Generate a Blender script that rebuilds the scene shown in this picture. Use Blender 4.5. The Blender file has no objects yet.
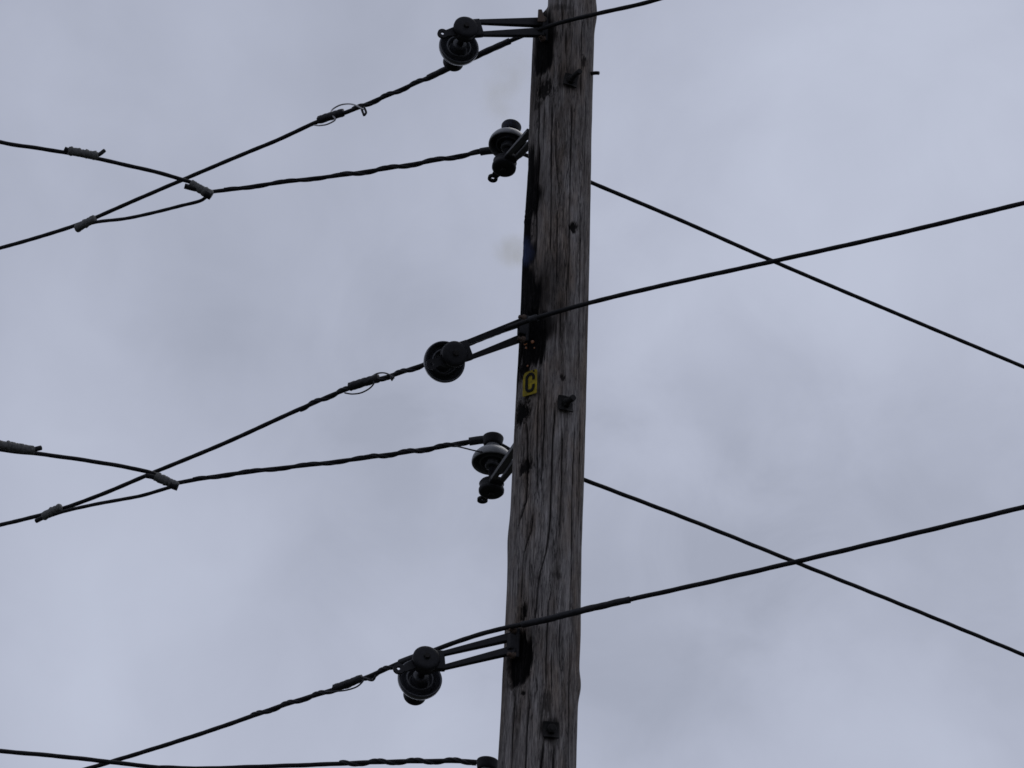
import bpy, bmesh, math, random
import numpy as np
from mathutils import Vector, Matrix, noise
R_ = math.radians
random.seed(7)
sc = bpy.context.scene
col = sc.collection

# ------------------------------------------------------------------ camera
W, H = 1024, 768
HFOV = R_(20.0)
F = (W / 2) / math.tan(HFOV / 2)
CAM = Vector((0, 0, 1.65))
PITCH = R_(30.0)
ROLL = R_(2.5)
fwd = Vector((0, math.cos(PITCH), math.sin(PITCH)))
_r = Vector((1, 0, 0)); _u = _r.cross(fwd)
rt = _r * math.cos(ROLL) - _u * math.sin(ROLL) * -1
up = _u * math.cos(ROLL) + _r * math.sin(ROLL) * -1
cam = bpy.data.cameras.new('camera'); camo = bpy.data.objects.new('camera', cam); col.objects.link(camo)
cam.sensor_width = 36; cam.lens = 18 / math.tan(HFOV / 2)
cam.clip_start = 0.1; cam.clip_end = 3000
m = Matrix.Identity(4)
for i in range(3):
    m[i][0] = rt[i]; m[i][1] = up[i]; m[i][2] = -fwd[i]; m[i][3] = CAM[i]
camo.matrix_world = m
sc.camera = camo

def ray(px, py):
    return (rt * ((px - W / 2) / F) + up * ((H / 2 - py) / F) + fwd).normalized()
def at(px, py, Y):
    d = ray(px, py)
    return CAM + d * ((Y - CAM.y) / d.y)

# ------------------------------------------------------------------ helpers
def link(o): col.objects.link(o); return o
def tag(o, label=None, cat=None, group=None, kind=None):
    if label: o['label'] = label
    if cat: o['category'] = cat
    if group: o['group'] = group
    if kind: o['kind'] = kind
    return o
def empty(name, label, cat, mat=None, group=None):
    o = link(bpy.data.objects.new(name, None))
    o.empty_display_size = 0.05
    if mat is not None: o.matrix_world = mat
    return tag(o, label, cat, group)
def obj(name, bm, mat, parent=None, smooth=True):
    me = bpy.data.meshes.new(name)
    bmesh.ops.recalc_face_normals(bm, faces=bm.faces)
    bm.to_mesh(me); bm.free()
    if smooth:
        me.shade_smooth()
    o = link(bpy.data.objects.new(name, me))
    me.materials.append(mat)
    if parent is not None: o.parent = parent
    return o
def frame_from(z, x, loc):
    z = z.normalized(); x = (x - z * x.dot(z)).normalized(); y = z.cross(x)
    mm = Matrix.Identity(4)
    for i in range(3):
        mm[i][0] = x[i]; mm[i][1] = y[i]; mm[i][2] = z[i]; mm[i][3] = loc[i]
    return mm
def lathe(bm, prof, n=40, mat=None):
    """prof: list of (r, z); r = 0 closes"""
    rings = []
    for r, z in prof:
        if r < 1e-6:
            rings.append([bm.verts.new((0, 0, z))])
        else:
            rings.append([bm.verts.new((r * math.cos(2 * math.pi * k / n), r * math.sin(2 * math.pi * k / n), z)) for k in range(n)])
    for a, b in zip(rings, rings[1:]):
        for k in range(n):
            k2 = (k + 1) % n
            if len(a) == 1 and len(b) == 1: continue
            if len(a) == 1: bm.faces.new((a[0], b[k], b[k2]))
            elif len(b) == 1: bm.faces.new((a[k], b[0], a[k2]))
            else: bm.faces.new((a[k], b[k], b[k2], a[k2]))
    if mat is not None:
        bmesh.ops.transform(bm, matrix=mat, verts=[v for r in rings for v in r])
def hexa(bm, pts, bev=0.0):
    vs = [bm.verts.new(p) for p in pts]
    fs = [bm.faces.new([vs[i] for i in q]) for q in ((0, 3, 2, 1), (4, 5, 6, 7), (0, 1, 5, 4), (1, 2, 6, 5), (2, 3, 7, 6), (3, 0, 4, 7))]
    if bev:
        es = list({e for f in fs for e in f.edges})
        bmesh.ops.bevel(bm, geom=es, offset=bev, segments=2, affect='EDGES', profile=0.6)
def box(bm, c, s, bev=0.0, mat=None):
    pts = [Vector((c[0] + s[0] * a / 2, c[1] + s[1] * b / 2, c[2] + s[2] * d / 2)) for d in (-1, 1) for a, b in ((-1, -1), (1, -1), (1, 1), (-1, 1))]
    if mat is not None: pts = [mat @ p for p in pts]
    hexa(bm, pts, bev)
def spline(P, step):
    """Catmull-Rom through points, resampled about every step metres"""
    P = [Vector(p) for p in P]
    if len(P) == 2:
        P = [P[0], P[0].lerp(P[1], 1 / 3), P[0].lerp(P[1], 2 / 3), P[1]]
    Q = [P[0] * 2 - P[1]] + P + [P[-1] * 2 - P[-2]]
    out = []
    for i in range(1, len(Q) - 2):
        a, b, c, d = Q[i - 1], Q[i], Q[i + 1], Q[i + 2]
        # centripetal parametrisation keeps unequal spans free of overshoot
        t0 = 0; t1 = t0 + max((b - a).length, 1e-5) ** .5; t2 = t1 + max((c - b).length, 1e-5) ** .5; t3 = t2 + max((d - c).length, 1e-5) ** .5
        n = max(2, int((c - b).length / step))
        for k in range(n):
            t = t1 + (t2 - t1) * k / n
            A1 = a * ((t1 - t) / (t1 - t0)) + b * ((t - t0) / (t1 - t0))
            A2 = b * ((t2 - t) / (t2 - t1)) + c * ((t - t1) / (t2 - t1))
            A3 = c * ((t3 - t) / (t3 - t2)) + d * ((t - t2) / (t3 - t2))
            B1 = A1 * ((t2 - t) / (t2 - t0)) + A2 * ((t - t0) / (t2 - t0))
            B2 = A2 * ((t3 - t) / (t3 - t1)) + A3 * ((t - t1) / (t3 - t1))
            out.append(B1 * ((t2 - t) / (t2 - t1)) + B2 * ((t - t1) / (t2 - t1)))
    out.append(P[-1])
    return out
def frames(P):
    fr = []; n = None
    for i, p in enumerate(P):
        t = (P[min(i + 1, len(P) - 1)] - P[max(i - 1, 0)]).normalized()
        if n is None:
            n = t.orthogonal().normalized()
            zz = Vector((0, 0, 1)); zz = zz - t * zz.dot(t)
            if zz.length > .1: n = zz.normalized()
        n = (n - t * n.dot(t)).normalized()
        fr.append((p, t, n, t.cross(n)))
    return fr
def tube(bm, P, r, n=10, lobes=0, amp=0.0, pitch=0.1, rfun=None, cap=True):
    s = 0; rings = []; last = None
    for i, (p, t, a, b) in enumerate(frames(P)):
        if last is not None: s += (p - last).length
        last = p
        rr = rfun(s) if rfun else r
        ring = []
        for k in range(n):
            th = 2 * math.pi * k / n
            q = rr * (1 + (amp * math.cos(lobes * th + 2 * math.pi * s / pitch * 1.0) if lobes else 0))
            ring.append(bm.verts.new(p + a * (q * math.cos(th)) + b * (q * math.sin(th))))
        rings.append(ring)
    for A, B in zip(rings, rings[1:]):
        for k in range(n):
            bm.faces.new((A[k], A[(k + 1) % n], B[(k + 1) % n], B[k]))
    if cap:
        bm.faces.new(rings[0]); bm.faces.new(rings[-1][::-1])
def helix(P, r, pitch, ph=0.0):
    out = []; s = 0; last = None
    for p, t, a, b in frames(P):
        if last is not None: s += (p - last).length
        last = p
        th = ph + 2 * math.pi * s / pitch
        out.append(p + a * (r * math.cos(th)) + b * (r * math.sin(th)))
    return out
def near(path, px, py):
    """index of the path point whose direction from the camera lies nearest a pixel"""
    d = ray(px, py)
    return max(range(len(path)), key=lambda i: (path[i] - CAM).normalized().dot(d))
def cut(path, a, b):
    i, j = sorted((near(path, *a), near(path, *b)))
    return path[i:j + 1]

# ------------------------------------------------------------------ materials
def new_mat(name):
    mt = bpy.data.materials.new(name); mt.use_nodes = True
    nt = mt.node_tree; b = nt.nodes['Principled BSDF']
    return mt, nt, b
def N(nt, t, **kw):
    n = nt.nodes.new(t)
    for k, v in kw.items():
        if k in n.inputs: n.inputs[k].default_value = v
        else: setattr(n, k, v)
    return n
def ramp(nt, fac, stops):
    r = nt.nodes.new('ShaderNodeValToRGB')
    e = r.color_ramp.elements
    while len(e) < len(stops): e.new(0.5)
    for q, (p, c) in zip(e, stops):
        q.position = p; q.color = (c[0], c[1], c[2], 1) if not isinstance(c, (int, float)) else (c, c, c, 1)
    nt.links.new(fac, r.inputs[0]); return r
def worn(name, c0, c1, rough=.5, scale=60, metal=0.0, bump=.2, coat=0.0, spec=.5):
    mt, nt, b = new_mat(name); L = nt.links
    tc = N(nt, 'ShaderNodeTexCoord')
    n = N(nt, 'ShaderNodeTexNoise', Scale=scale, Detail=6.0, Roughness=.65)
    L.new(tc.outputs['Object'], n.inputs['Vector'])
    r = ramp(nt, n.outputs['Fac'], [(.35, c0), (.68, c1)])
    L.new(r.outputs[0], b.inputs['Base Color'])
    rr = N(nt, 'ShaderNodeMapRange'); rr.inputs['To Min'].default_value = rough - .12; rr.inputs['To Max'].default_value = rough + .15
    L.new(n.outputs['Fac'], rr.inputs['Value']); L.new(rr.outputs[0], b.inputs['Roughness'])
    b.inputs['Metallic'].default_value = metal
    b.inputs['Coat Weight'].default_value = coat; b.inputs['Specular IOR Level'].default_value = spec
    bp = N(nt, 'ShaderNodeBump', Strength=bump, Distance=.002)
    L.new(n.outputs['Fac'], bp.inputs['Height']); L.new(bp.outputs[0], b.inputs['Normal'])
    return mt
M = {}
M['bracket'] = worn('dark_fibreglass', (.008, .008, .010), (.017, .017, .020), .6, 70, spec=.18)
M['strap'] = worn('dull_galvanised_strap', (.03, .031, .034), (.07, .071, .076), .6, 80, .2)
M['steel'] = worn('weathered_steel', (.05, .05, .052), (.11, .11, .115), .55, 90, .5)
M['rust'] = worn('rusty_steel', (.03, .022, .018), (.085, .05, .032), .8, 120)
M['glaze'] = worn('grey_porcelain', (.12, .124, .13), (.19, .195, .205), .38, 25, 0, .05, .0)
M['glaze_hollow_shade'] = worn('shade_toned_porcelain', (.022, .023, .027), (.042, .044, .052), .4, 25, 0, .05, .0)  # inner skirt: shade of the bell's hollow put into the glaze colour
M['glaze_shell_shade'] = worn('shade_toned_shell', (.032, .034, .042), (.06, .063, .075), .28, 25, 0, .05, .0)  # darkened copy of the grey glaze, underside shade painted into the shell
M['head'] = worn('black_rubber', (.006, .006, .008), (.012, .012, .014), .6, 60, spec=.2)
M['wire'] = worn('weathered_cable', (.008, .008, .009), (.018, .018, .020), .65, 40, spec=.15)
M['tie'] = worn('tie_wire', (.011, .011, .013), (.026, .026, .030), .6, 60, spec=.2)
M['tie_pale'] = worn('bare_tie_wire', (.16, .16, .165), (.28, .28, .29), .45, 60, .6)
M['clamp'] = worn('grey_compression_sleeve', (.040, .041, .040), (.115, .115, .11), .7, 130, .1)
M['yellow'] = worn('yellow_tag_plate', (.15, .115, .008), (.33, .255, .010), .65, 45, spec=.2)
M['tagpaint'] = worn('black_tag_paint', (.006, .006, .006), (.012, .012, .012), .7, 60, spec=.1)
M['ground'] = worn('dry_grass', (.030, .032, .024), (.062, .062, .050), .95, 2.0)

# ------------------------------------------------------------------ world, sun
SUN_EL, SUN_AZ = R_(58), R_(35)      # azimuth measured from +Y towards +X
w = bpy.data.worlds.new('World'); sc.world = w; w.use_nodes = True
nt = w.node_tree; L = nt.links; bg = nt.nodes['Background']
sky = N(nt, 'ShaderNodeTexSky', sky_type='NISHITA'); sky.sun_disc = False
sky.sun_elevation = SUN_EL; sky.sun_rotation = SUN_AZ
tc = N(nt, 'ShaderNodeTexCoord')
n1 = N(nt, 'ShaderNodeTexNoise', Scale=5.5, Detail=5.0, Roughness=.47, Distortion=.3)
n2 = N(nt, 'ShaderNodeTexNoise', Scale=20.0, Detail=7.0, Roughness=.56, Distortion=.5)
mp = N(nt, 'ShaderNodeMapping'); mp.inputs['Location'].default_value = (.37, .9, .15)
L.new(tc.outputs['Generated'], mp.inputs['Vector'])
for q in (n1, n2): L.new(mp.outputs[0], q.inputs['Vector'])
ad = N(nt, 'ShaderNodeMath', operation='MULTIPLY_ADD'); ad.inputs[1].default_value = .26
L.new(n2.outputs['Fac'], ad.inputs[0]); L.new(n1.outputs['Fac'], ad.inputs[2])
# thicker and thinner banks of the overcast, each at its own compass bearing and height
tot = ad.outputs[0]
for (bx, by, br, ba) in ((505, 330, 230, -.17), (640, 640, 250, -.15), (930, 540, 270, -.17), (745, 400, 150, -.13), (120, 90, 320, .05), (90, 430, 260, .07), (150, 640, 230, .05),
                         (880, 300, 110, .06), (820, 60, 220, .02), (330, 200, 160, .04), (180, 300, 130, -.05), (720, 540, 130, -.08), (860, 700, 140, .06), (330, 560, 150, .0), (640, 160, 180, -.06),
                         (690, 330, 60, .05), (240, 40, 120, .04), (400, 480, 120, -.06)):
    d = ray(bx, by)
    dv = N(nt, 'ShaderNodeVectorMath', operation='DISTANCE'); L.new(tc.outputs['Generated'], dv.inputs[0]); dv.inputs[1].default_value = d
    wob = N(nt, 'ShaderNodeMath', operation='MULTIPLY_ADD'); L.new(n2.outputs['Fac'], wob.inputs[0]); wob.inputs[1].default_value = .05; L.new(dv.outputs['Value'], wob.inputs[2])
    mr = N(nt, 'ShaderNodeMapRange', interpolation_type='SMOOTHERSTEP'); mr.inputs['From Min'].default_value = br / F + .025; mr.inputs['From Max'].default_value = .025; mr.inputs['To Max'].default_value = ba
    L.new(wob.outputs[0], mr.inputs['Value'])
    s2 = N(nt, 'ShaderNodeMath', operation='ADD'); L.new(tot, s2.inputs[0]); L.new(mr.outputs[0], s2.inputs[1]); tot = s2.outputs[0]
cr = ramp(nt, tot, [(.40, (3.65, 3.92, 4.82)), (.62, (4.40, 4.70, 5.76)), (.84, (5.1, 5.46, 6.62))])
mx = N(nt, 'ShaderNodeMix', data_type='RGBA'); mx.inputs[0].default_value = .96
L.new(sky.outputs[0], mx.inputs[6]); L.new(cr.outputs[0], mx.inputs[7])
L.new(mx.outputs[2], bg.inputs['Color']); bg.inputs['Strength'].default_value = .1

sl = bpy.data.lights.new('sun', 'SUN'); sl.energy = .55; sl.angle = R_(35); sl.color = (1, .97, .93)
so = link(bpy.data.objects.new('sun', sl))
sd = Vector((math.cos(SUN_EL) * math.sin(SUN_AZ), math.cos(SUN_EL) * math.cos(SUN_AZ), math.sin(SUN_EL)))
so.rotation_euler = sd.to_track_quat('Z', 'Y').to_euler()
so.location = (8, 12, 20)

# ------------------------------------------------------------------ ground
bm = bmesh.new()
bmesh.ops.create_grid(bm, x_segments=80, y_segments=80, size=1500)
for v in bm.verts:
    d = v.co.length
    if d > 30: v.co.z = 1.5 * math.sin(v.co.x * .013) * math.cos(v.co.y * .011)
tag(obj('ground', bm, M['ground']), kind='structure')

# ------------------------------------------------------------------ the pole
PX, PY = 0.145, 9.34
def z_of(py): return at(551, py, PY).z
def rad(z): return .1250 + (.1355 - .1250) * (z_of(110) - z) / (z_of(110) - z_of(650))
def pole_hit(px, py):
    d = ray(px, py); lo = CAM
    R = rad(z_of(py))
    a = d.x ** 2 + d.y ** 2; o = lo - Vector((PX, PY, 0))
    b = 2 * (o.x * d.x + o.y * d.y); c = o.x ** 2 + o.y ** 2 - R * R
    disc = max(b * b - 4 * a * c, 0)
    p = lo + d * ((-b - math.sqrt(disc)) / (2 * a))
    return p
def th_z(px, py):
    p = pole_hit(px, py)
    return math.atan2(p.x - PX, -(p.y - PY)), p.z     # theta = 0 faces the camera, + to the right

def vnoise(x, y, seed=0):
    xi = np.floor(x).astype(np.int64); yi = np.floor(y).astype(np.int64)
    fx = x - xi; fy = y - yi
    fx = fx * fx * (3 - 2 * fx); fy = fy * fy * (3 - 2 * fy)
    def h(a, b):
        v = (a * 374761393 + b * 668265263 + seed * 982451653) & 0x7fffffff
        v = ((v ^ (v >> 13)) * 1274126177) & 0x7fffffff
        return ((v ^ (v >> 16)) & 0xffff) / 65535.0
    return (h(xi, yi) * (1 - fx) + h(xi + 1, yi) * fx) * (1 - fy) + (h(xi, yi + 1) * (1 - fx) + h(xi + 1, yi + 1) * fx) * fy
def fbm(x, y, seed=0, o=4):
    s = 0; a = .5
    for k in range(o):
        s = s + a * vnoise(x, y, seed + k * 17); x = x * 2.03 + 5.1; y = y * 2.03 + 1.7; a *= .5
    return s
def sstep(a, b, x):
    t = np.clip((x - a) / (b - a), 0, 1); return t * t * (3 - 2 * t)

th = np.concatenate([np.linspace(-1.85, 1.85, 230), np.linspace(1.85, 2 * math.pi - 1.85, 40)[1:-1]])
zt = 9.22
zz = np.concatenate([np.linspace(-.6, z_of(830), 60)[:-1], np.linspace(z_of(830), z_of(-45), 1000)[:-1], np.linspace(z_of(-45), zt, 14)])
TH, ZZ = np.meshgrid(th, zz)
RR = .1250 + (.1355 - .1250) * (z_of(110) - ZZ) / (z_of(110) - z_of(650))
S = TH * .13
# long grain, slow bulges
ang = np.cos(TH) * .13, np.sin(TH) * .13
disp = (fbm(TH * 1.3 + 20, ZZ * 2.2, 3, 3) - .5) * .010
disp += (fbm(S * 210, ZZ * 2.2, 5, 3) - .5) * .0032
disp += (fbm(S * 420, ZZ * 9, 9, 2) - .5) * .0016
crack = np.zeros_like(TH)
def add_crack(pts, wd=.0026, dep=.008):
    q = [th_z(*p) for p in pts]
    q.sort(key=lambda a: a[1])
    zs = [a[1] for a in q]; ts = [a[0] for a in q]
    rows = np.where((zz > zs[0]) & (zz < zs[-1]))[0]
    if len(rows) == 0: return
    Z = zz[rows]
    t = np.interp(Z, zs, ts)
    t = t + (fbm(Z * 14, Z * 0 + zs[0] * 9, 31, 3) - .5) * .03
    fade = np.minimum(1, np.minimum(Z - zs[0], zs[-1] - Z) / .06)
    wv = wd * (.45 + 1.1 * vnoise(Z * 11, Z * 0 + 3.3, 77)) * fade + 1e-5
    d = np.abs(TH[rows] - t[:, None]) * .13
    k = np.exp(-(d / wv[:, None]) ** 2) * np.sqrt(fade)[:, None]
    crack[rows] = np.maximum(crack[rows], k)
    disp[rows] -= k * dep
for pts, wd in (
    ([(556, 400), (553, 440), (551, 500), (549.5, 529), (546, 553), (540, 572), (539, 580), (536.5, 600), (535, 625)], .003),
    ([(575, 420), (573, 470), (572, 500), (571.6, 557), (570, 625)], .0022),
    ([(526, 415), (527, 440), (526.5, 480), (526, 500), (517, 531)], .0045),
    ([(533.7, 508), (531, 531), (523.6, 554), (522, 576), (521, 610)], .0025),
    ([(553, 585), (549, 602), (547, 640), (546, 690)], .002),
    ([(541, 55), (539, 100), (538, 150), (536, 240), (535, 262)], .004),
    ([(545, 100), (543, 150)], .002), ([(552, 95), (551, 170), (551, 215), (550, 260)], .0025),
    ([(558, 205), (557, 235), (557, 290)], .002), ([(566, 25), (566, 62)], .003), ([(583, 18), (582, 64), (580, 100)], .003),
    ([(572, 100), (571, 160), (570, 215), (569, 300)], .0022), ([(580, 200), (580, 300), (579, 380)], .002),
    ([(561, 300), (560, 345)], .0016), ([(568, 260), (566, 330)], .0016),
    ([(524, 606), (523.5, 622)], .006), ([(561, 610), (560, 650), (562, 680)], .002), ([(545, 735), (541, 766), (540, 800)], .0035),
    ([(554, 742), (553, 800)], .004), ([(571, 640), (569, 700), (568, 800)], .0025), ([(530, 690), (527, 730), (524, 800)], .0025),
    ([(536, 672), (537, 690), (533, 700)], .002), ([(515, 690), (512, 740), (510, 800)], .003), ([(563, 420), (562, 480), (560, 540)], .0018),
    ([(538, 400), (537, 440), (538, 500)], .002), ([(545, 390), (544, 430), (541, 490)], .0018), ([(581, 400), (579, 470), (578, 530)], .002),
    ([(556, 115), (556, 160), (560, 200)], .0018), ([(562, 0), (563, 40)], .0025), ([(574, 0), (573, 30)], .002), ([(548, 45), (547, 90)], .002),
    ([(586, 90), (584, 180), (584, 260)], .002), ([(552, 640), (552, 700)], .0018)):
    add_crack(pts, wd)
char = np.zeros_like(TH)
edge = (fbm(S * 90, ZZ * 6.5, 41, 4) - .47) * 1.5 + (fbm(S * 260, ZZ * 14, 43, 3) - .45) * .5
edge2 = (fbm(S * 300, ZZ * 70, 47, 3) - .45) + .7 * (fbm(S * 500, ZZ * 18, 53, 2) - .38)
def blob(cx, cy, rx, ry, amt=1.0, soft=.45, pit=0.0):
    t0, z0 = th_z(cx, cy)
    ta, _ = th_z(max(cx - rx, 1), cy); tb, _ = th_z(cx + rx, cy)
    lo = min(ta, t0); hi = tb
    tc_ = t0; dl = max(t0 - lo, .08); dh = max(hi - t0, .08)
    if lo < -1.35: dl = max(dl, .6)
    rz = abs(z_of(cy - ry) - z_of(cy + ry)) / 2
    dt = np.where(TH < tc_, (TH - tc_) / dl, (TH - tc_) / dh)
    dt = np.where(TH > math.pi, 99, dt)
    d = np.sqrt(dt ** 2 + ((ZZ - z0) / rz) ** 2) + edge * (.46 if min(rx, ry) > 9 else .35) + (edge2 * 1.3 if min(rx, ry) <= 9 else 0)
    k = (1 - sstep(1 - soft, 1 + soft * .4, d)) * amt
    global char, disp
    char = np.maximum(char, k)
    disp = disp - k * pit
for a in ((520, 266, 13, 128, 1, .35, .002), (546, 36, 12, 30, .9, .4, .003), (544, 55, 12, 20, 1, .35, .006), (544, 90, 8, 10, .85, .35, .004), (538, 105, 5, 5, .6),
          (547, 26, 10, 12, .8), (526, 182, 15, 42, 1, .3, .004), (532, 198, 12, 22, 1, .4, .003), (522, 236, 8, 30, 1, .3, .002),
          (528, 256, 12, 16, .9, .5), (525, 303, 21, 42, 1, .35, .004), (540, 296, 22, 34, .62, .6), (556, 310, 14, 16, .5, .6),
          (533, 338, 15, 30, 1, .25, .010), (545, 325, 12, 20, .85, .4), (524, 366, 9, 14, .95, .4), (521, 413, 8, 13, .95, .3, .008),
          (526, 466, 7, 8, .9, .4, .006), (520, 660, 13, 27, 1, .22, .014), (514, 670, 9, 24, .7, .6), (547, 703, 6, 20, .6, .6), (550, 729, 12, 14, .7, .5),
          (570, 78, 16, 17, .5, .6), (573, 227, 4, 5, .9, .4, .006), (584, 62, 3, 7, .8, .4, .003), (560, 7, 15, 4, .45, .6), (558, 575, 4, 5, .55, .8, .002), (538.5, 578, 3, 5, .5, .8), (524, 612, 3, 9, .9, .4, .01),
          (563, 377, 3, 4, .8, .4, .003), (548, 292, 30, 60, .42, .9), (540, 70, 26, 60, .34, .9), (534, 185, 24, 60, .52, .9), (532, 80, 24, 50, .45, .9), (532, 410, 22, 60, .26, .9), (522, 660, 22, 50, .34, .9), (556, 95, 16, 40, .26, .9), (566, 60, 26, 80, .22, .9), (538, 296, 30, 50, .70, .9), (548, 270, 22, 30, .5, .9), (523, 693, 2.4, 2, .9, .4, .003)):
    blob(*a)
# small bulges on the outline: low right and low left
def bump(cx, cy, rt_, rz, h):
    t0, z0 = th_z(cx, cy)
    global disp
    disp = disp + h * np.exp(-((TH - t0) / rt_) ** 2 - ((ZZ - z0) / rz) ** 2)
bump(584, 686, .5, .045, .008); bump(584, 640, .5, .12, .003); bump(503, 540, .45, .075, .005); bump(596, 14, .6, .06, .008)
RR = RR + disp
X = PX + RR * np.sin(TH); Yv = PY - RR * np.cos(TH)
# slab cut ("gain") on the left of the top for the bracket seat
zc = z_of(24); flat = PX - .066
k = sstep(zc - .02, zc + .03, ZZ)
Xf = np.maximum(X, flat + (fbm(ZZ * 12, TH * 3, 55, 3) - .5) * .006)
X = X * (1 - k) + Xf * k
nz, nth = TH.shape
verts = np.stack([X, Yv, ZZ], -1).reshape(-1, 3)
# sloping weathered top
topc = np.array([[PX, PY, zt + .03]])
verts = np.concatenate([verts, topc])
idx = np.arange(nz * nth).reshape(nz, nth)
a = idx[:-1]; b = idx[1:]
quads = np.stack([a, np.roll(a, -1, 1), np.roll(b, -1, 1), b], -1).reshape(-1, 4)
tris = np.stack([idx[-1], np.roll(idx[-1], -1), np.full(nth, nz * nth)], -1)
me = bpy.data.meshes.new('shaft')
me.vertices.add(len(verts)); me.vertices.foreach_set('co', verts.astype(np.float32).ravel())
nl = quads.size + tris.size
me.loops.add(nl); me.loops.foreach_set('vertex_index', np.concatenate([quads.ravel(), tris.ravel()]).astype(np.int32))
me.polygons.add(len(quads) + len(tris))
starts = np.concatenate([np.arange(len(quads)) * 4, quads.size + np.arange(len(tris)) * 3]).astype(np.int32)
me.polygons.foreach_set('loop_start', starts)
me.update(calc_edges=True); me.validate()
for nm, arr in (('char', char), ('crack', crack)):
    at_ = me.attributes.new(nm, 'FLOAT', 'POINT')
    at_.data.foreach_set('value', np.concatenate([arr.ravel(), [0]]).astype(np.float32))
me.shade_smooth()

wood, nt, b = new_mat('weathered_pole_wood'); L = nt.links
tc = N(nt, 'ShaderNodeTexCoord')
def stretched(scale, sx, sz, det=5.0, rough=.6, dist=0.0):
    mp = N(nt, 'ShaderNodeMapping'); mp.inputs['Scale'].default_value = (sx, sx, sz)
    L.new(tc.outputs['Object'], mp.inputs['Vector'])
    n = N(nt, 'ShaderNodeTexNoise', Scale=scale, Detail=det, Roughness=rough, Distortion=dist)
    L.new(mp.outputs[0], n.inputs['Vector']); return n
g1 = stretched(125, 1, .055, 6.0, .68); g2 = stretched(330, 1, .07, 4.0, .7); g3 = stretched(9, 1, .3, 4.0); g4 = stretched(16, 1, .16, 6.0, .66, .5)
ca = ramp(nt, g1.outputs['Fac'], [(.3, (.125, .117, .113)), (.5, (.210, .200, .196)), (.7, (.312, .300, .295))])
cb = ramp(nt, g4.outputs['Fac'], [(.34, (.70, .66, .63)), (.5, (.96, .94, .93)), (.66, (1.14, 1.13, 1.13))])
cc = ramp(nt, g3.outputs['Fac'], [(.34, (.93, .81, .70)), (.54, (1, .985, .98))])
cd0 = ramp(nt, g2.outputs['Fac'], [(.36, .42), (.47, .95), (.68, 1.28)])
def hair(scale, sz, seed, width, mlo, mhi):
    """thin drying checks: contour lines of a noise drawn out along the grain, present only in places"""
    mp = N(nt, 'ShaderNodeMapping'); mp.inputs['Scale'].default_value = (1, 1, sz); mp.inputs['Location'].default_value = (seed, seed * .7, seed)
    L.new(tc.outputs['Object'], mp.inputs['Vector'])
    n = N(nt, 'ShaderNodeTexNoise', Scale=scale, Detail=3.0, Roughness=.6, Distortion=.3); L.new(mp.outputs[0], n.inputs['Vector'])
    sb = N(nt, 'ShaderNodeMath', operation='SUBTRACT'); L.new(n.outputs['Fac'], sb.inputs[0]); sb.inputs[1].default_value = .5
    ab = N(nt, 'ShaderNodeMath', operation='ABSOLUTE'); L.new(sb.outputs[0], ab.inputs[0])
    mr = N(nt, 'ShaderNodeMapRange'); mr.inputs['From Min'].default_value = width; mr.inputs['From Max'].default_value = width * .25
    L.new(ab.outputs[0], mr.inputs['Value'])
    n2_ = N(nt, 'ShaderNodeTexNoise', Scale=scale * .22, Detail=2.0); L.new(mp.outputs[0], n2_.inputs['Vector'])
    mk = N(nt, 'ShaderNodeMapRange'); mk.inputs['From Min'].default_value = mlo; mk.inputs['From Max'].default_value = mhi; L.new(n2_.outputs['Fac'], mk.inputs['Value'])
    q = N(nt, 'ShaderNodeMath', operation='MULTIPLY'); L.new(mr.outputs[0], q.inputs[0]); L.new(mk.outputs[0], q.inputs[1]); return q.outputs[0]
h1 = hair(95, .035, 3.1, .024, .42, .58); h2 = hair(190, .04, 8.7, .035, .44, .60)
hm = N(nt, 'ShaderNodeMath', operation='MAXIMUM'); L.new(h1, hm.inputs[0]); L.new(h2, hm.inputs[1])
hs = N(nt, 'ShaderNodeMath', operation='MULTIPLY'); L.new(hm.outputs[0], hs.inputs[0]); hs.inputs[1].default_value = .85
cd = cd0
def mul(x, y):
    q = N(nt, 'ShaderNodeMix', data_type='RGBA', blend_type='MULTIPLY'); q.inputs[0].default_value = 1
    L.new(x, q.inputs[6]); L.new(y, q.inputs[7]); return q.outputs[2]
c = mul(mul(mul(ca.outputs[0], cb.outputs[0]), cc.outputs[0]), cd.outputs[0])
def blend(x, colr, fac):
    q = N(nt, 'ShaderNodeMix', data_type='RGBA'); L.new(fac, q.inputs[0]); L.new(x, q.inputs[6]); q.inputs[7].default_value = (*colr, 1); return q.outputs[2]
ac = N(nt, 'ShaderNodeAttribute', attribute_name='char'); ak = N(nt, 'ShaderNodeAttribute', attribute_name='crack')
# brown scorch fringe first, then soot-black
fr = ramp(nt, ac.outputs['Fac'], [(0, 0.0), (.5, .62), (1, .9)])
sc_ = ramp(nt, ac.outputs['Fac'], [(.35, 0.0), (.95, 1.0)])
fz = N(nt, 'ShaderNodeMath', operation='MULTIPLY'); L.new(fr.outputs[0], fz.inputs[0]); fz.inputs[1].default_value = .85
c = blend(c, (.040, .032, .028), fz.outputs[0])
c = blend(c, (.0035, .0033, .0036), sc_.outputs[0])
c = blend(c, (.022, .020, .020), hs.outputs[0])
c = blend(c, (.006, .0055, .0055), ak.outputs['Fac'])
L.new(c, b.inputs['Base Color']); b.inputs['Roughness'].default_value = .9; b.inputs['Specular IOR Level'].default_value = .04
bsum = N(nt, 'ShaderNodeMath', operation='MULTIPLY_ADD'); bsum.inputs[1].default_value = .5
L.new(g2.outputs['Fac'], bsum.inputs[0]); L.new(g1.outputs['Fac'], bsum.inputs[2])
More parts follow.
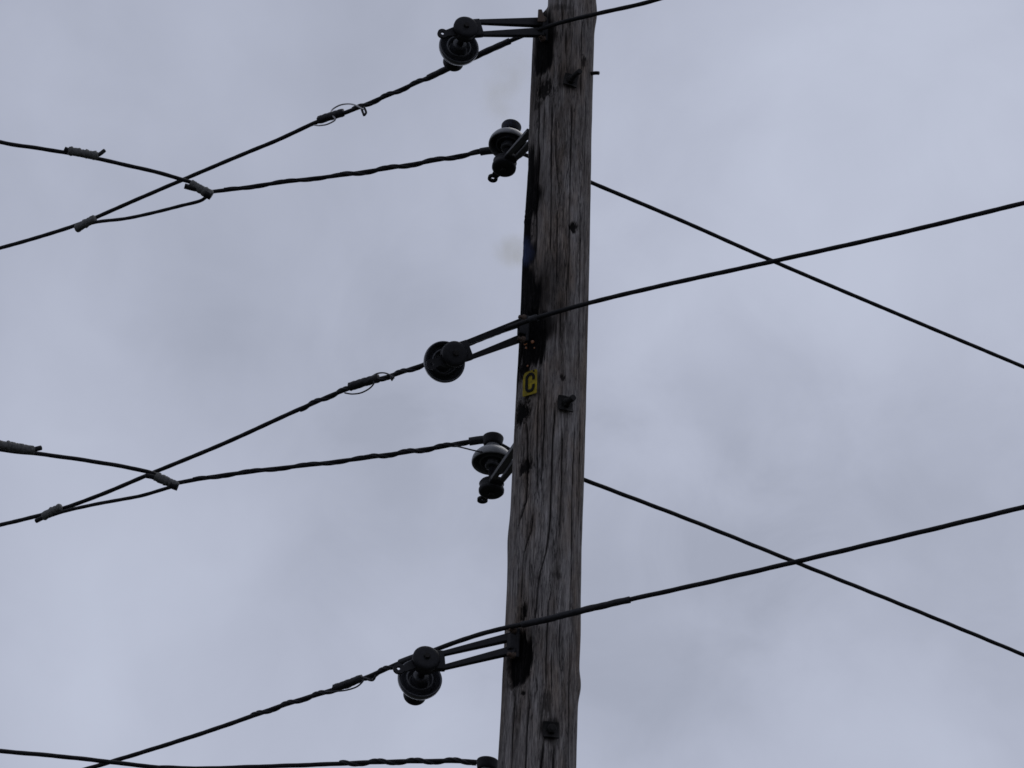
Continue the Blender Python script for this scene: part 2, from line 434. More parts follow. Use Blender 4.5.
bs2 = N(nt, 'ShaderNodeMath', operation='MULTIPLY_ADD'); bs2.inputs[1].default_value = -.7; L.new(hm.outputs[0], bs2.inputs[0]); L.new(bsum.outputs[0], bs2.inputs[2]); bsum = bs2
bp = N(nt, 'ShaderNodeBump', Strength=.7, Distance=.006); L.new(bsum.outputs[0], bp.inputs['Height']); L.new(bp.outputs[0], b.inputs['Normal'])

pole = empty('utility_pole', 'weathered grey wooden power pole with fire charred patches down its left side', 'utility pole', Matrix.Translation((PX, PY, 0)))
shaft = link(bpy.data.objects.new('shaft', me)); me.materials.append(wood)
shaft.parent = pole; shaft.location = (-PX, -PY, 0)

def surf_frame(px, py, lift=0.0, tilt=0.0):
    """x to the right along the bark, y up the pole, z outwards"""
    p = pole_hit(px, py)
    n = Vector((p.x - PX, p.y - PY, 0)).normalized()
    mm = frame_from(n, Vector((0, 0, 1)).cross(n), p + n * lift)
    return mm @ Matrix.Rotation(tilt, 4, 'Z')
pinv = Matrix.Translation((-PX, -PY, 0))
def put(bm, mm): bmesh.ops.transform(bm, matrix=pinv @ mm, verts=bm.verts)
def through_bolt(px, py, size, length, tilt, thr=.0095, plate=True, bend=(0, 0)):
    mm = surf_frame(px, py, .004, tilt)
    if plate:
        bm = bmesh.new()       # square washer dished round the pole
        n = 6; g = [[None] * (n + 1) for _ in range(n + 1)]
        lay = []
        for z0 in (0, .007):
            g = [[bm.verts.new(((i / n - .5) * size, (j / n - .5) * size, z0 + .0 - 2.6 * ((i / n - .5) * size) ** 2 + .006 * ((j / n - .5) * 2) ** 2)) for i in range(n + 1)] for j in range(n + 1)]
            lay.append(g)
        for j in range(n):
            for i in range(n):
                bm.faces.new((lay[1][j][i], lay[1][j][i + 1], lay[1][j + 1][i + 1], lay[1][j + 1][i]))
                bm.faces.new((lay[0][j][i], lay[0][j + 1][i], lay[0][j + 1][i + 1], lay[0][j][i + 1]))
        for i in range(n):
            bm.faces.new((lay[0][0][i], lay[0][0][i + 1], lay[1][0][i + 1], lay[1][0][i]))
            bm.faces.new((lay[0][n][i + 1], lay[0][n][i], lay[1][n][i], lay[1][n][i + 1]))
            bm.faces.new((lay[0][i + 1][0], lay[0][i][0], lay[1][i][0], lay[1][i + 1][0]))
            bm.faces.new((lay[0][i][n], lay[0][i + 1][n], lay[1][i + 1][n], lay[1][i][n]))
        put(bm, mm)
        wsh = obj('square_washer', bm, M['bolt'], pole, False)
    bm = bmesh.new()
    tube(bm, spline([(0, 0, -.02), (bend[0] * .3, bend[1] * .3, length * .5), (bend[0], bend[1], length)], .004), thr, 12)
    nutr = .017
    if plate: lathe(bm, [(0, .008), (nutr, .008), (nutr * 1.02, .010), (nutr * 1.02, .021), (nutr * .9, .0235), (0, .0235)], 6)
    put(bm, mm)
    obj('bolt', bm, M['bolt'], pole, False)
M['bolt'] = worn('sooty_galvanised_bolt', (.007, .007, .007), (.022, .020, .019), .7, 110, .2, spec=.2)
through_bolt(570, 82, .054, .080, R_(-8), .0105, True, (.016, .0))
through_bolt(564.5, 405, .058, .062, R_(2), .0115, True, (.006, .0))
through_bolt(550, 731, .056, .028, R_(3), .010)
through_bolt(591.3, 73.5, .04, .028, 0, .0075, False, (0, -.006))
# glowing specks in the burnt hollow behind the middle bracket
em, nt_, b_ = new_mat('ember'); b_.inputs['Base Color'].default_value = (.06, .03, .02, 1)
b_.inputs['Emission Color'].default_value = (1, .42, .2, 1); b_.inputs['Emission Strength'].default_value = .03
for px, py, s in ((524.5, 343, .007), (532, 341.5, .006), (525.5, 347.5, .004), (534, 347.5, .003), (527, 365.5, .0035)):
    bm = bmesh.new(); bmesh.ops.create_icosphere(bm, subdivisions=2, radius=s)
    for v in bm.verts: v.co *= random.uniform(.7, 1.25)
    put(bm, surf_frame(px, py, -.003))
    obj('ember', bm, em, pole)

# ------------------------------------------------------------------ phase tag
mm = surf_frame(531, 384, .006, R_(1))
tagroot = empty('pole_tag', 'small yellow metal tag with a black letter C nailed to the pole', 'tag', mm)
bm = bmesh.new()
tw, tht = .062, .102
# rounded plate curved to the pole
out = []
for cx, cy, a0, rr in ((1, -1, -90, .005), (1, 1, 0, .006), (-1, 1, 90, .022), (-1, -1, 180, .008)):
    for k in range(6):
        a = R_(a0 + 90 * k / 5)
        out.append((cx * (tw / 2 - rr) + rr * math.cos(a), cy * (tht / 2 - rr) + rr * math.sin(a)))
def curve_z(x): return -3.2 * x * x
nx = 8
bmv = bm.verts
front = [bmv.new((x, y, curve_z(x) + .003)) for x, y in out]
f = bm.faces.new(front)
r = bmesh.ops.extrude_face_region(bm, geom=[f])
for v in r['geom']:
    if isinstance(v, bmesh.types.BMVert): v.co.z += .0025
obj('plate', bm, M['yellow'], tagroot, False)
bm = bmesh.new()
path = []
hw, hh = .0150, .036
path.append((hw, hh - hw * 1.1 - .009))
for a in np.linspace(R_(0), R_(180), 11): path.append((hw * math.cos(a), hh - hw * 1.1 + hw * 1.1 * math.sin(a)))
for a in np.linspace(R_(180), R_(360), 11): path.append((hw * math.cos(a), -hh + hw * 1.1 + hw * 1.1 * math.sin(a)))
path.append((hw, -hh + hw * 1.1 + .009))
path = [(x + .003, y) for x, y in path]
lw = .0108
prev = None
for i, (x, y) in enumerate(path):
    a = Vector(path[min(i + 1, len(path) - 1)]) - Vector(path[max(i - 1, 0)]); a.normalize(); nrm = Vector((-a.y, a.x))
    q = [bm.verts.new((x + nrm.x * s, y + nrm.y * s, curve_z(x) + h)) for s, h in ((-lw / 2, .0069), (lw / 2, .0069), (lw / 2, .005), (-lw / 2, .005))]
    if prev:
        for k in range(4): bm.faces.new((prev[k], prev[(k + 1) % 4], q[(k + 1) % 4], q[k]))
    else: bm.faces.new(q)
    prev = q
bm.faces.new(prev[::-1])
obj('letter', bm, M['tagpaint'], tagroot, False)
bm = bmesh.new()
for x, y in ((.018, .045),):
    lathe(bm, [(.003, .004), (.0034, .007), (0, .008)], 8, Matrix.Translation((x, y, 0)))
obj('nail', bm, M['bolt'], tagroot)

# ------------------------------------------------------------------ insulators and their brackets
def cam_dir(x, y, d): return (rt * x + up * -y + fwd * d).normalized()   # x right, y down in the picture, d away
def axis_from(px_dx, px_dy, phi):
    l = math.hypot(px_dx, px_dy)
    return cam_dir(px_dx / l * math.sin(phi), px_dy / l * math.sin(phi), math.cos(phi))

shell_prof = [(.0675, .146), (.069, .130), (.072, .114), (.0745, .1085), (.0775, .108), (.0795, .112), (.0795, .120), (.0775, .131), (.072, .143), (.062, .155), (.050, .164),
              (.038, .170), (.030, .175), (.0270, .182), (.028, .192), (.022, .197), (0, .197)]
skirt_prof = [(.0115, .094), (.020, .092), (.026, .094), (.028, .099), (.0275, .140), (.041, .142), (.043, .114), (.046, .110), (.050, .113),
              (.051, .142), (.069, .144)]
head_prof = [(.028, .1925), (.0325, .1935), (.035, .197), (.037, .205), (.0400, .220), (.0412, .228), (.0400, .2312), (.022, .232), (0, .2325)]
pin_prof = [(0, .02), (.016, .022), (.016, .034), (.0125, .037), (.0125, .095), (.010, .099), (0, .099)]
def data(name, prof, mat, n=48):
    bm = bmesh.new(); lathe(bm, prof, n); bmesh.ops.recalc_face_normals(bm, faces=bm.faces)
    me = bpy.data.meshes.new(name); bm.to_mesh(me); bm.free(); me.shade_smooth(); me.materials.append(mat); return me
me_bell = data('bell', shell_prof, M['glaze']); me_bell_shade = data('bell', shell_prof, M['glaze_shell_shade']); me_skirt = data('inner_skirt', skirt_prof, M['glaze_hollow_shade']); me_head = data('head', head_prof, M['head']); me_pin = data('pin', pin_prof, M['bracket'], 20)
def insulator(name, mm, label, group, dark):  # dark picks the bell copy with shade in its colour
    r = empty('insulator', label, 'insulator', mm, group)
    for nm, me in (('bell', me_bell_shade if dark else me_bell), ('inner_skirt', me_skirt), ('head', me_head), ('pin', me_pin)):
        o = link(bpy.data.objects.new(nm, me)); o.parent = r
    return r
def bracket(mm, base, label, seatn, words=''):
    """mm: hub frame (z along the pin, x towards the pole); base: world point on the pole"""
    r = empty('insulator_bracket', label, 'bracket', mm, 'insulator brackets on the pole')
    bl = mm.inverted() @ base
    bm = bmesh.new()
    lathe(bm, [(0, -.030), (.033, -.030), (.043, -.028), (.0485, -.022), (.049, -.012), (.0455, -.008), (.0455, .010), (.048, .014), (.044, .021), (0, .022)], 36)
    box(bm, (.043, 0, -.004), (.050, .054 if words == 'upright' else .078, .024), .006)
    obj('hub', bm, M['bracket'], r)
    bm = bmesh.new()
    lathe(bm, [(0, -.040), (.0105, -.040), (.012, -.037), (.012, -.0295), (0, -.029)], 6)
    obj('nut', bm, M['bolt'], r, False)
    # eye tab beyond the hub
    bm = bmesh.new()
    cx, cy = {'lowest': (-.097, .037), 'upright': (-.093, .0)}.get(words, (-.094, .008))
    n = 24; ro, ri = .0205, .0075
    for k in range(n):
        a0, a1 = 2 * math.pi * k / n, 2 * math.pi * (k + 1) / n
        q = []
        for z in (-.005, .005):
            for a in (a0, a1):
                for rr in (ri, ro): q.append(Vector((cx + rr * math.cos(a), cy + rr * math.sin(a), z)))
        v = [bm.verts.new(p) for p in q]
        for f in ((0, 1, 3, 2), (4, 6, 7, 5), (1, 5, 7, 3), (0, 2, 6, 4)): bm.faces.new([v[i] for i in f])
    bmesh.ops.remove_doubles(bm, verts=bm.verts, dist=1e-5)
    zt_ = .0045
    hexa(bm, [(-.078, cy - .0135, -zt_), (-.02, -.024, -zt_), (-.02, .024, -zt_), (-.078, cy + .0135, -zt_),
              (-.078, cy - .0135, zt_), (-.02, -.024, zt_), (-.02, .024, zt_), (-.078, cy + .0135, zt_)])
    obj('eye_tab', bm, M['bracket'], r, False)
    # two tapering arms
    out_ = mm.inverted().to_3x3() @ (seatn.normalized() * (.026 if words == 'topmost' else .012))
    for s in (-1, 1):
        bm = bmesh.new()
        p0 = Vector((.058, s * (.0175 if words == 'upright' else .0285), -.004)); p1 = bl + out_ + Vector((0, s * {'topmost': .0235, 'upright': .019}.get(words, .0275), 0)) 
        h0, h1 = .0092, (.019 if words == 'topmost' else .0155); w0, w1 = .0085, .0115
        pts = []
        for p, hh_, ww_ in ((p0, h0, w0), (p1, h1, w1)):
            pts += [p + Vector((0, -hh_, -ww_)), p + Vector((0, hh_, -ww_)), p + Vector((0, hh_, ww_)), p + Vector((0, -hh_, ww_))]
        hexa(bm, pts, .0035)
        obj('arm', bm, M['strap'] if words == 'upright' else M['bracket'], r, False)
    # pole seat with two bolts, standing on the bark
    n = seatn
    sm = mm.inverted() @ frame_from(n, Vector((0, 0, 1)).cross(n), base)
    bm = bmesh.new()
    box(bm, (0, 0, .004), (.030, .112, .014), .005, sm)
    box(bm, (0, 0, .020), (.026, .058, .032), .006, sm)
    pl = obj('mounting_plate', bm, M['bracket'], r, False)
    for y in (-.047, .047):
        bm = bmesh.new()
        lathe(bm, [(0, .010), (.0135, .010), (.0135, .020), (.011, .023), (.0075, .0235), (.0072, .036), (0, .037)], 12, sm @ Matrix.Translation((0, y, 0)))
        obj('bolt', bm, M['rust'], pl, False)
    if words == 'topmost':      # rusted lug standing up behind the upper arm
        bm = bmesh.new()
        c0, c1 = mm.inverted() @ at(541.5, 22, 9.19), mm.inverted() @ at(540, 9.5, 9.19)
        e = (mm.inverted().to_3x3() @ rt).normalized(); g = (mm.inverted().to_3x3() @ fwd).normalized()
        pts = []
        for c, hw_, hd in ((c0, .016, .014), (c1, .0075, .010)):
            pts += [c - e * hw_ - g * hd, c + e * hw_ - g * hd, c + e * hw_ + g * hd, c - e * hw_ + g * hd]
        hexa(bm, pts, .004); obj('lug', bm, M['rust'], r, False)
    return r

def pole_normal(p): return Vector((p.x - PX, p.y - PY, 0)).normalized()
# the three that reach left with the insulator lying on its side
laid = []
for hub, hy, base, ax, words in (
        ((465, 30), 9.12, (545, 31), ((-10, 21), R_(31)), 'topmost'),
        ((453.5, 355), 9.25, (527, 330), ((-85, 58), R_(22)), 'middle'),
        ((425.5, 661), 9.31, (517, 644), ((-6, 19), R_(40)), 'lowest')):
    P = at(hub[0], hub[1], hy)
    if words == 'topmost':
        B = pole_hit(*base); n = pole_normal(B); n = (n + Vector((-.15, -.3, 0))).normalized()
    else:
        B = pole_hit(*base); n = pole_normal(B); n = (n + Vector((-.6, 0, 0))).normalized()
    axis = axis_from(*ax[0], ax[1])
    mm = frame_from(axis, B - P, P)
    laid.append((P, axis, mm))
    lab = {'topmost': ('black two armed bracket near the pole top reaching level to the left', 'dark ribbed insulator seen from beneath at the very top, under its bracket end'),
           'middle': ('black two armed bracket beside the yellow C tag, lowest at its outer end', 'dark insulator seen end on as a round disc, left of the yellow C tag'),
           'lowest': ('black two armed bracket at the lowest scorched hollow of the pole', 'dark ribbed insulator at bottom with its black head showing below the bell')}[words]
    bracket(mm, B, lab[0], n, words)
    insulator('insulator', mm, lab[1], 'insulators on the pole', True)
# the three behind the pole with the insulator upright
upright = []
for hub, hy, base, tilt, lab in (
        ((504.5, 164.5), 9.66, (536, 133), (9.5, .68), ('black bracket running behind the pole below the upper grey insulator', 'upright grey domed insulator with broad flat black cap, upper one left of pole')),
        ((491.5, 487), 9.76, (528, 443), (1.5, .60), ('black bracket running behind the pole level with a small burnt knot', 'upright pale grey domed insulator with cable clamp at its cap, below the yellow tag')),
        ((481.5, 818), 9.84, (518, 774), (6.5, .58), ('black bracket behind the pole at the bottom edge of the view', 'insulator at the bottom edge with only its black cap showing beside the pole'))):
    P = at(hub[0], hub[1], hy); B = at(base[0], base[1], PY + .09)
    v = Vector((B.x - PX, B.y - PY, 0)); n = v.normalized(); B = Vector((PX, PY, B.z)) + n * (rad(B.z) + .002)
    t = R_(tilt[0]); iy = math.sqrt(1 - tilt[1] ** 2)
    axis = cam_dir(math.sin(t) * iy, -math.cos(t) * iy, tilt[1])
    mm = frame_from(axis, B - P, P)
    upright.append((P, axis, mm))
    bracket(mm, B, lab[0], n, 'upright')
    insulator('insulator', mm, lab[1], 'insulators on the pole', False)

# ------------------------------------------------------------------ wires
WR = .0083
def depth(knots):
    xs = sorted(knots); ys = [knots[x] for x in xs]
    def f(x):
        if x <= xs[0]: return ys[0] + (ys[1] - ys[0]) / (xs[1] - xs[0]) * (x - xs[0])
        if x >= xs[-1]: return ys[-1] + (ys[-1] - ys[-2]) / (xs[-1] - xs[-2]) * (x - xs[-1])
        return float(np.interp(x, xs, ys))
    return f
def lay(pix, dp, ext0=0.0, ext1=0.0):
    P = [at(x, y, dp(x)) for x, y in pix]
    def ext(p, q, d):
        v = (p - q).normalized()
        return [p + v * d * k for k in (1, .66, .33)]
    if ext0: P = ext(P[0], P[1], ext0) + P
    if ext1: P = P + ext(P[-1], P[-2], ext1)[::-1]
    return spline(P, .010)
def wire(name, path, label, group, r=WR, cat='power line'):
    o = empty(name, label, cat, Matrix.Translation(path[len(path) // 2]), group)
    inv = o.matrix_world.inverted()
    bm = bmesh.new(); tube(bm, path, r, 14, 7, .07, .16)
    bmesh.ops.transform(bm, matrix=inv, verts=bm.verts)
    obj('strand', bm, M['wire'], o)
    return o
def child_tube(o, name, path, r, mat='tie', **kw):
    bm = bmesh.new(); tube(bm, path, r, kw.pop('n', 10), **kw)
    bmesh.ops.transform(bm, matrix=Matrix.Translation(-o.location), verts=bm.verts)
    return obj(name, bm, M[mat], o)
def wrap(o, path, a, b, pitch=.17, r=.0046, off=.0088, ph=0.0, mat='tie'):
    seg = cut(path, a, b); bm = bmesh.new()
    tube(bm, helix(seg, off, pitch, ph), r, 8)
    tube(bm, helix(seg, off, pitch, ph + .9), r, 8)
    bmesh.ops.transform(bm, matrix=Matrix.Translation(-o.location), verts=bm.verts)
    return obj('tie_wrap', bm, M[mat], o)
def sleeve(o, path, a, b, r=.0125):
    return child_tube(o, 'armour_rod', cut(path, a, b), r, 'tie', n=14, lobes=7, amp=.09, pitch=.10)

G = 'overhead power lines'
# right-hand front wires: overhead on the right, past the pole's face, away to the left
dA1 = depth({1100: 8.35, 590: 9.10, 556: 9.17, 520: 9.25, 452: 9.36, 0: 10.75})
A1 = lay([(760, -42), (662, -2), (596, 14), (556, 24), (510, 41), (474, 57), (450, 67.5), (430, 76.8), (389, 94.8), (345, 112.8), (317, 122), (280, 139), (240, 155.5), (185, 178.8), (126.5, 204), (100, 215.7), (84, 222.3), (60, 230.5), (0, 248), (-90, 269)], dA1, 14, 14)
w1 = wire('power_line', A1, 'black cable crossing the pole face at the very top and sloping down left', G)
sleeve(w1, A1, (509, 41.5), (428, 77.5))
wrap(w1, A1, (440, 73), (352, 111), .15)
dA2 = depth({1100: 8.35, 590: 9.08, 520: 9.18, 444: 9.46, 0: 10.75})
A2 = lay([(1100, 185), (1024, 203), (900, 233), (770, 262), (660, 286), (589, 303), (535, 318.5), (500, 331), (463, 346), (440, 359), (420, 366), (390, 376), (350, 388), (300, 409), (225, 443), (150, 474), (100, 495), (55, 511), (0, 525), (-90, 545)], dA2, 14, 14)
w2 = wire('power_line', A2, 'black cable crossing the pole face just above the yellow tag', G)
sleeve(w2, A2, (530, 320), (536, 318), .014); sleeve(w2, A2, (455, 350), (500, 331), .0115)
wrap(w2, A2, (424, 365), (300, 409), .14)
dA3 = depth({1100: 8.35, 590: 9.08, 520: 9.18, 420: 9.50, 0: 10.75})
A3 = lay([(1100, 488), (1024, 507), (900, 537), (795, 562), (700, 584), (630, 599.5), (580, 611), (540, 621), (500, 629), (465, 639), (440, 648), (420, 655.5), (400, 663), (370, 676), (340, 687.5), (290, 703), (200, 734), (90, 768), (0, 793)], dA3, 14, 14)
w3 = wire('power_line', A3, 'black cable crossing the pole face low down above the bottom bracket', G)
sleeve(w3, A3, (630, 599.5), (522, 625), .0115)
wrap(w3, A3, (404, 661), (345, 686), .12); wrap(w3, A3, (345, 686), (250, 716), .15, .0042)
child_tube(w3, 'tie_sleeve', cut(A3, (415, 657), (399, 663)), .0135, n=12)
# left-hand rear wires: from the left, behind the pole, away to the right
def rear(pix, y0, name_lab, hubx, kr=.66):
    d = depth({hubx - 330: y0 + .46, hubx: y0, 585: y0 + .12, 1024: y0 + 1.35})
    p = lay(pix, d, 0, 14)
    return p, wire('power_line', p, name_lab, G), d
B1, w4, dB1 = rear([(206, 192.5), (214, 191.5), (235, 189), (280, 182.5), (350, 174), (420, 163), (470, 154), (490, 150.5), (512, 151), (550, 165), (590, 182), (680, 220), (775, 262), (900, 315), (1024, 367), (1100, 399)], 9.74, 'black cable from the upper grey insulator passing behind the pole to the right', 505)
child_tube(w4, 'clamp_sleeve', cut(B1, (480, 152), (512, 151)), .016, n=12)
wrap(w4, B1, (480, 152), (340, 175), .2, .0055); wrap(w4, B1, (340, 175), (225, 190), .26, .0036, .0085)
B2, w5, dB2 = rear([(172, 483.5), (180, 482.5), (205, 478), (260, 470.5), (330, 462.5), (400, 453), (440, 447), (470, 441.5), (488, 440), (503, 446), (514, 452), (550, 466), (585, 480), (690, 520), (795, 562), (900, 604), (1024, 655), (1100, 687)], 9.80, 'black cable from the middle pale insulator passing behind the pole to the right', 491)
child_tube(w5, 'clamp_sleeve', cut(B2, (470, 441.5), (487, 440)), .0185, n=6)
wrap(w5, B2, (470, 442), (370, 457), .15, .005); wrap(w5, B2, (370, 457), (195, 480), .24, .0036, .0085)
child_tube(w5, 'tie_tail', spline([at(482, 452, 9.7), at(474, 450.5, 9.72), at(464, 448, 9.75), at(455, 446, 9.79)], .01), .003)
B3, w6, dB3 = rear([(150, 768), (162, 767.5), (200, 768.5), (250, 767), (320, 764.5), (380, 762), (440, 761), (470, 761.5), (487, 764), (505, 772), (550, 790), (585, 806), (690, 846), (795, 890), (1024, 985)], 9.88, 'black cable along the bottom edge running to the half hidden insulator', 486)
wrap(w6, B3, (475, 762), (340, 764), .15, .0052)
# taps coming in from the left over the front wires
def tapline(pix, y1, lab):
    d = depth({pix[-1][0]: y1, pix[-1][0] - 200: y1 - .36})
    p = lay(pix, d, 14, 0)
    return p, wire('tap_line', p, lab, 'tap lines from the left')
T1, w7 = tapline([(-80, 117), (0, 142), (40, 148.5), (85, 156), (130, 166), (160, 173), (180, 179), (194, 183.5), (203, 189)], dB1(206) - .03, 'black cable from the left edge to the upper splice, carrying the topmost grey connector')
T2, w8 = tapline([(-80, 432), (0, 449.5), (40, 454), (90, 461), (128, 467.5), (150, 472.5), (164, 478), (172, 482)], dB2(172) - .03, 'black cable from the left edge to the lower splice, carrying a frame cut connector')
T3, w9 = tapline([(-80, 741), (0, 751), (40, 754.5), (80, 758.5), (110, 762), (140, 765.5), (158, 767.5)], dB3(150) - .03, 'black cable in the bottom left corner of the view')
# short jumpers back to the front wires
def jumper(pix, ya, yb, lab):
    d = depth({pix[0][0]: ya, pix[-1][0]: yb})
    p = lay(pix, d)
    return wire('jumper_cable', p, lab, 'jumper cables', WR * .86, 'jumper cable'), p
J1, jp1 = jumper([(209, 194), (203, 199.5), (180, 206), (150, 213.5), (126, 218.5), (100, 221.5), (92, 223), (78, 227)], dB1(206) - .03, dA1(78) - .03, 'short black jumper cable linking the upper splice to the topmost sloping cable')
J2, jp2 = jumper([(176, 485.5), (166, 488.5), (140, 496), (110, 501.5), (80, 507.5), (60, 512.5), (45, 517.5), (37, 520.5)], dB2(172) - .03, dA2(37) - .03, 'short black jumper cable linking the lower splice to the middle sloping cable')

# ------------------------------------------------------------------ connectors
def connector(a, b, Y, r, label, stubs, ridges=7):
    A, B = at(*a, Y[0]), at(*b, Y[1])
    v = B - A; ln = v.length
    mm = frame_from(v, Vector((0, 0, 1)), A)
    o = empty('splice_connector', label, 'connector', mm, 'splice connectors on the cables')
    bm = bmesh.new()
    prof = [(0, 0), (r * .8, 0.0005), (r * .95, .003)]
    for k in range(ridges):
        z = .006 + (ln - .012) * k / ridges; dz = (ln - .012) / ridges
        e = random.uniform(.86, 1.08)
        prof += [(r * e, z + dz * .1), (r * 1.04 * e, z + dz * .45), (r * .99 * e, z + dz * .8), (r * random.uniform(.86, .97), z + dz * .95)]
    prof += [(r * .9, ln - .003), (r * .75, ln), (0, ln)]
    lathe(bm, prof, 18, Matrix.Diagonal((1.15, .9, 1, 1)))
    for v in bm.verts:
        q = v.co * 120 + Vector((a[0], a[1], 0)); k = 1 + .16 * noise.noise(q) + .10 * noise.noise(q * 2.7)
        v.co.x *= k; v.co.y *= k
    obj('body', bm, M['clamp'], o)
    inv = mm.inverted()
    for P_, rr in stubs:
        pts = [inv @ at(*q, Y[0] if i == 0 else Y[1]) for i, q in enumerate(P_)]
        pts = [inv @ at(x, y, Y[0] + (Y[1] - Y[0]) * min(max((x - a[0]) / (b[0] - a[0] + 1e-6), -.5), 1.5)) for x, y in P_]
        bm = bmesh.new(); tube(bm, spline(pts, .006), rr, 10); obj('cable_end', bm, M['wire'], o)
    return o
dT1 = lambda x: dB1(206) - .03 - (206 - x) * .0018
yT = dT1(82) - .02
connector((68, 150.5), (98, 156), (yT - .03, yT), .016, 'grey ridged connector with upturned cable end on the upper left cable', [([(72, 152.5), (64.5, 149)], .011), ([(94, 156), (99, 154.5), (104.5, 150.5)], .0085)])
yT = dB2(172) - .03 - .0018 * 152
connector((-4, 444), (34, 450.5), (yT - .1, yT - .03), .0165, 'grey ridged connector cut off by the left edge, on the lower left cable', [([(30, 450.5), (41, 447.8)], .010)], 8)
y0 = dB1(206) - .055
connector((190, 183.5), (212, 195.5), (y0 - .02, y0), .0185, 'grey splice connector where three cables meet, left of the upper grey insulator', [([(196, 189), (190, 187.5), (184.5, 186)], .0115), ([(205, 193.5), (211, 196.5)], .016)], 5)
y0 = dB2(172) - .055
connector((155, 476), (178, 486.5), (y0 - .02, y0), .0175, 'grey splice connector where three cables meet, left of the middle pale insulator', [([(160, 480), (153, 477), (145.5, 475.5)], .0105), ([(170, 484.5), (178, 487.5)], .015)], 5)
y0 = dA1(85) - .03
connector((76, 228.5), (95, 218.5), (dA1(76) - .03, dA1(95) - .03), .0185, 'grey ridged connector joining the upper jumper to the topmost sloping cable', [([(82, 227), (77, 230)], .012)], 5)
connector((43, 516.5), (61, 507), (dA2(43) - .03, dA2(61) - .03), .0165, 'grey ridged connector joining the lower jumper to the middle sloping cable', [([(50, 514), (36, 521)], .0095)], 5)

# ------------------------------------------------------------------ tie grips with a wire loop on the front cables
def grip(path, a, b, dp, loop, tail, label, mat, rs=.0165, lr=.0032):
    seg = cut(path, a, b)
    seg = [p + Vector((0, -.004, .003)) for p in seg]
    o = empty('cable_grip', label, 'cable grip', Matrix.Translation(seg[0]), 'cable grips with loose wire loops')
    bm = bmesh.new(); n = len(seg)
    tube(bm, seg, rs, 14, 5, .10, .05)
    bmesh.ops.transform(bm, matrix=Matrix.Translation(-seg[0]), verts=bm.verts)
    obj('sleeve', bm, M['tie'], o)
    pts = [at(x, y, dp(x) + dy) for x, y, dy in loop]
    child_tube(o, 'wire_loop', spline(pts, .006), lr, mat)
    for t in tail:
        child_tube(o, 'loop_end', spline([at(x, y, dp(x) - .025) for x, y in t], .006), lr * 1.5, 'tie')
    return o
grip(A1, (318, 122), (343, 113), dA1, [(314, 125, 0), (320, 125.5, -.03), (328, 124, -.04), (335, 120, -.04), (331, 113.5, 0), (333, 109, .03), (339, 105.5, .04), (346, 104, .03), (353, 104.5, 0), (359, 107, -.03), (363, 109.5, -.04)],
     [[(361, 107.5), (364, 115.5)], [(364, 107), (366, 113), (364, 115.5)]], 'black sleeve with a pale thin wire loop on the topmost sloping cable', 'tie_pale')
grip(A2, (350, 387), (378, 379), dA2, [(345, 393, 0), (353, 394, -.03), (362, 392.5, -.04), (370, 388, -.04), (374, 383, -.02), (371, 378, 0), (376, 374, .03), (382, 372.8, .02), (389, 374.5, -.02), (394, 378, -.04)],
     [[(391, 377), (392, 380), (393.5, 375)]], 'black sleeve with a thin dark wire loop on the middle sloping cable', 'tie', .0165, .0030)
grip(A3, (335, 689), (362, 679), dA3, [(322, 692, 0), (332, 691.5, -.03), (347, 690, -.04), (358, 686, -.04), (363, 681, -.03), (364, 677.5, -.02)],
     [[(364, 678), (373, 680), (376, 675)]], 'black sleeve with a thin dark wire loop on the lowest sloping cable', 'tie', .0140, .0030)

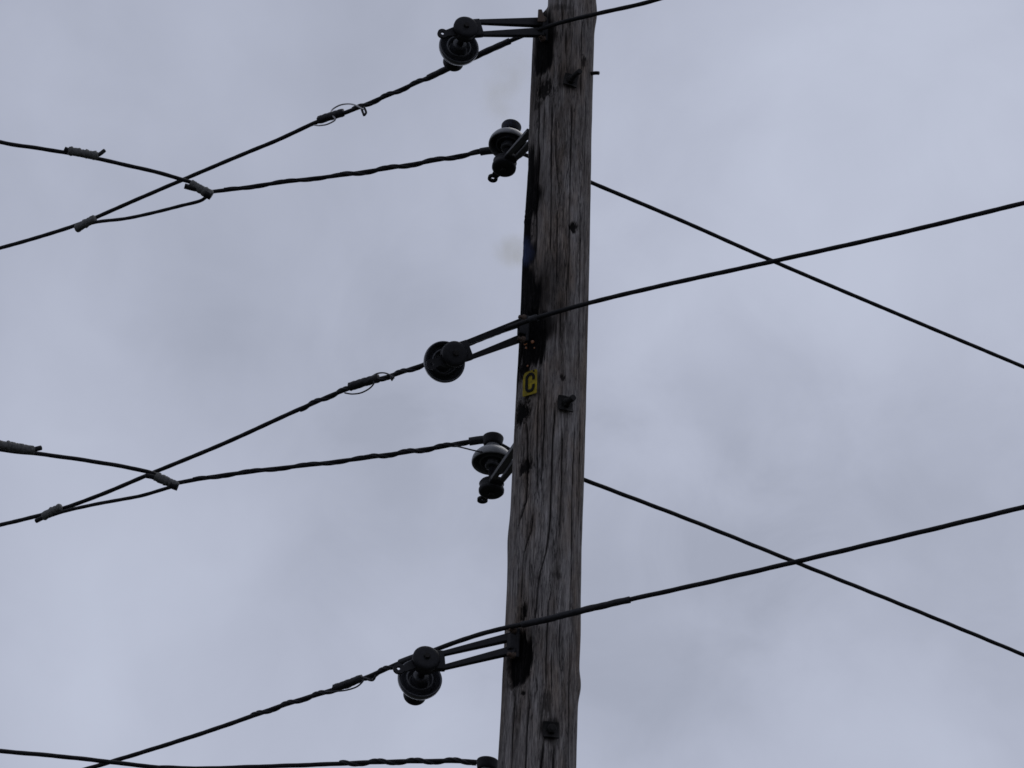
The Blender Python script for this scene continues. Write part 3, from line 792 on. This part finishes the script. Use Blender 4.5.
# ------------------------------------------------------------------ smoke drifting off the burnt wood
def smoke(name, centre, size, dens, label, seed, rot=0.0):
    bm = bmesh.new(); bmesh.ops.create_icosphere(bm, subdivisions=4, radius=1)
    for v in bm.verts:
        k = .86 + .14 * math.sin(v.co.x * 3.1 + seed) * math.cos(v.co.z * 4.3 + seed * 2)
        v.co = Vector((v.co.x * size[0], v.co.y * size[1], v.co.z * size[2])) * k
    mt = bpy.data.materials.new('smoke'); mt.use_nodes = True; nt = mt.node_tree; nt.nodes.clear(); L = nt.links
    out = nt.nodes.new('ShaderNodeOutputMaterial')
    tc = N(nt, 'ShaderNodeTexCoord'); mp = N(nt, 'ShaderNodeMapping')
    mp.inputs['Scale'].default_value = (1 / size[0], 1 / size[1], 1 / size[2]); L.new(tc.outputs['Object'], mp.inputs['Vector'])
    ln = N(nt, 'ShaderNodeVectorMath', operation='LENGTH'); L.new(mp.outputs[0], ln.inputs[0])
    fall = N(nt, 'ShaderNodeMapRange', interpolation_type='SMOOTHSTEP'); fall.inputs['From Min'].default_value = .85; fall.inputs['From Max'].default_value = .15
    L.new(ln.outputs['Value'], fall.inputs['Value'])
    n = N(nt, 'ShaderNodeTexNoise', Scale=9.0, Detail=4.0, Roughness=.55, Distortion=.8)
    mo = N(nt, 'ShaderNodeMapping'); mo.inputs['Location'].default_value = (seed, seed * 2, 0); L.new(tc.outputs['Object'], mo.inputs['Vector']); L.new(mo.outputs[0], n.inputs['Vector'])
    nr = N(nt, 'ShaderNodeMapRange'); nr.inputs['From Min'].default_value = .34; nr.inputs['From Max'].default_value = .70
    L.new(n.outputs['Fac'], nr.inputs['Value'])
    mu = N(nt, 'ShaderNodeMath', operation='MULTIPLY'); L.new(fall.outputs[0], mu.inputs[0]); L.new(nr.outputs[0], mu.inputs[1])
    md = N(nt, 'ShaderNodeMath', operation='MULTIPLY'); L.new(mu.outputs[0], md.inputs[0]); md.inputs[1].default_value = dens
    vs = N(nt, 'ShaderNodeVolumeScatter'); vs.inputs['Color'].default_value = (.13, .18, .40, 1)
    va = N(nt, 'ShaderNodeVolumeAbsorption'); va.inputs['Color'].default_value = (.74, .715, .66, 1)
    sh = N(nt, 'ShaderNodeAddShader')
    L.new(md.outputs[0], vs.inputs['Density']); L.new(md.outputs[0], va.inputs['Density'])
    L.new(vs.outputs[0], sh.inputs[0]); L.new(va.outputs[0], sh.inputs[1]); L.new(sh.outputs[0], out.inputs['Volume'])
    o = obj(name, bm, mt); o.location = centre; o.rotation_euler = (0, rot, 0)
    return tag(o, label, 'smoke', None, 'stuff')
smoke('smoke', at(506, 88, 9.2), (.15, .13, .30), 2.9, 'thin grey smoke hanging under the top bracket beside the pole', 1.3, R_(8))
smoke('smoke', at(513, 251, 9.10), (.115, .13, .085), 10.5, 'small puff of thin smoke at the charred left edge of pole', 4.1)

# ------------------------------------------------------------------ render settings
sc.view_settings.view_transform = 'Standard'; sc.view_settings.look = 'None'
sc.view_settings.exposure = 0; sc.view_settings.gamma = 1; sc.view_settings.use_curve_mapping = False
sc.render.engine = 'CYCLES'
sc.cycles.use_denoising = True
sc.cycles.filter_width = 1.6
sc.cycles.volume_bounces = 2
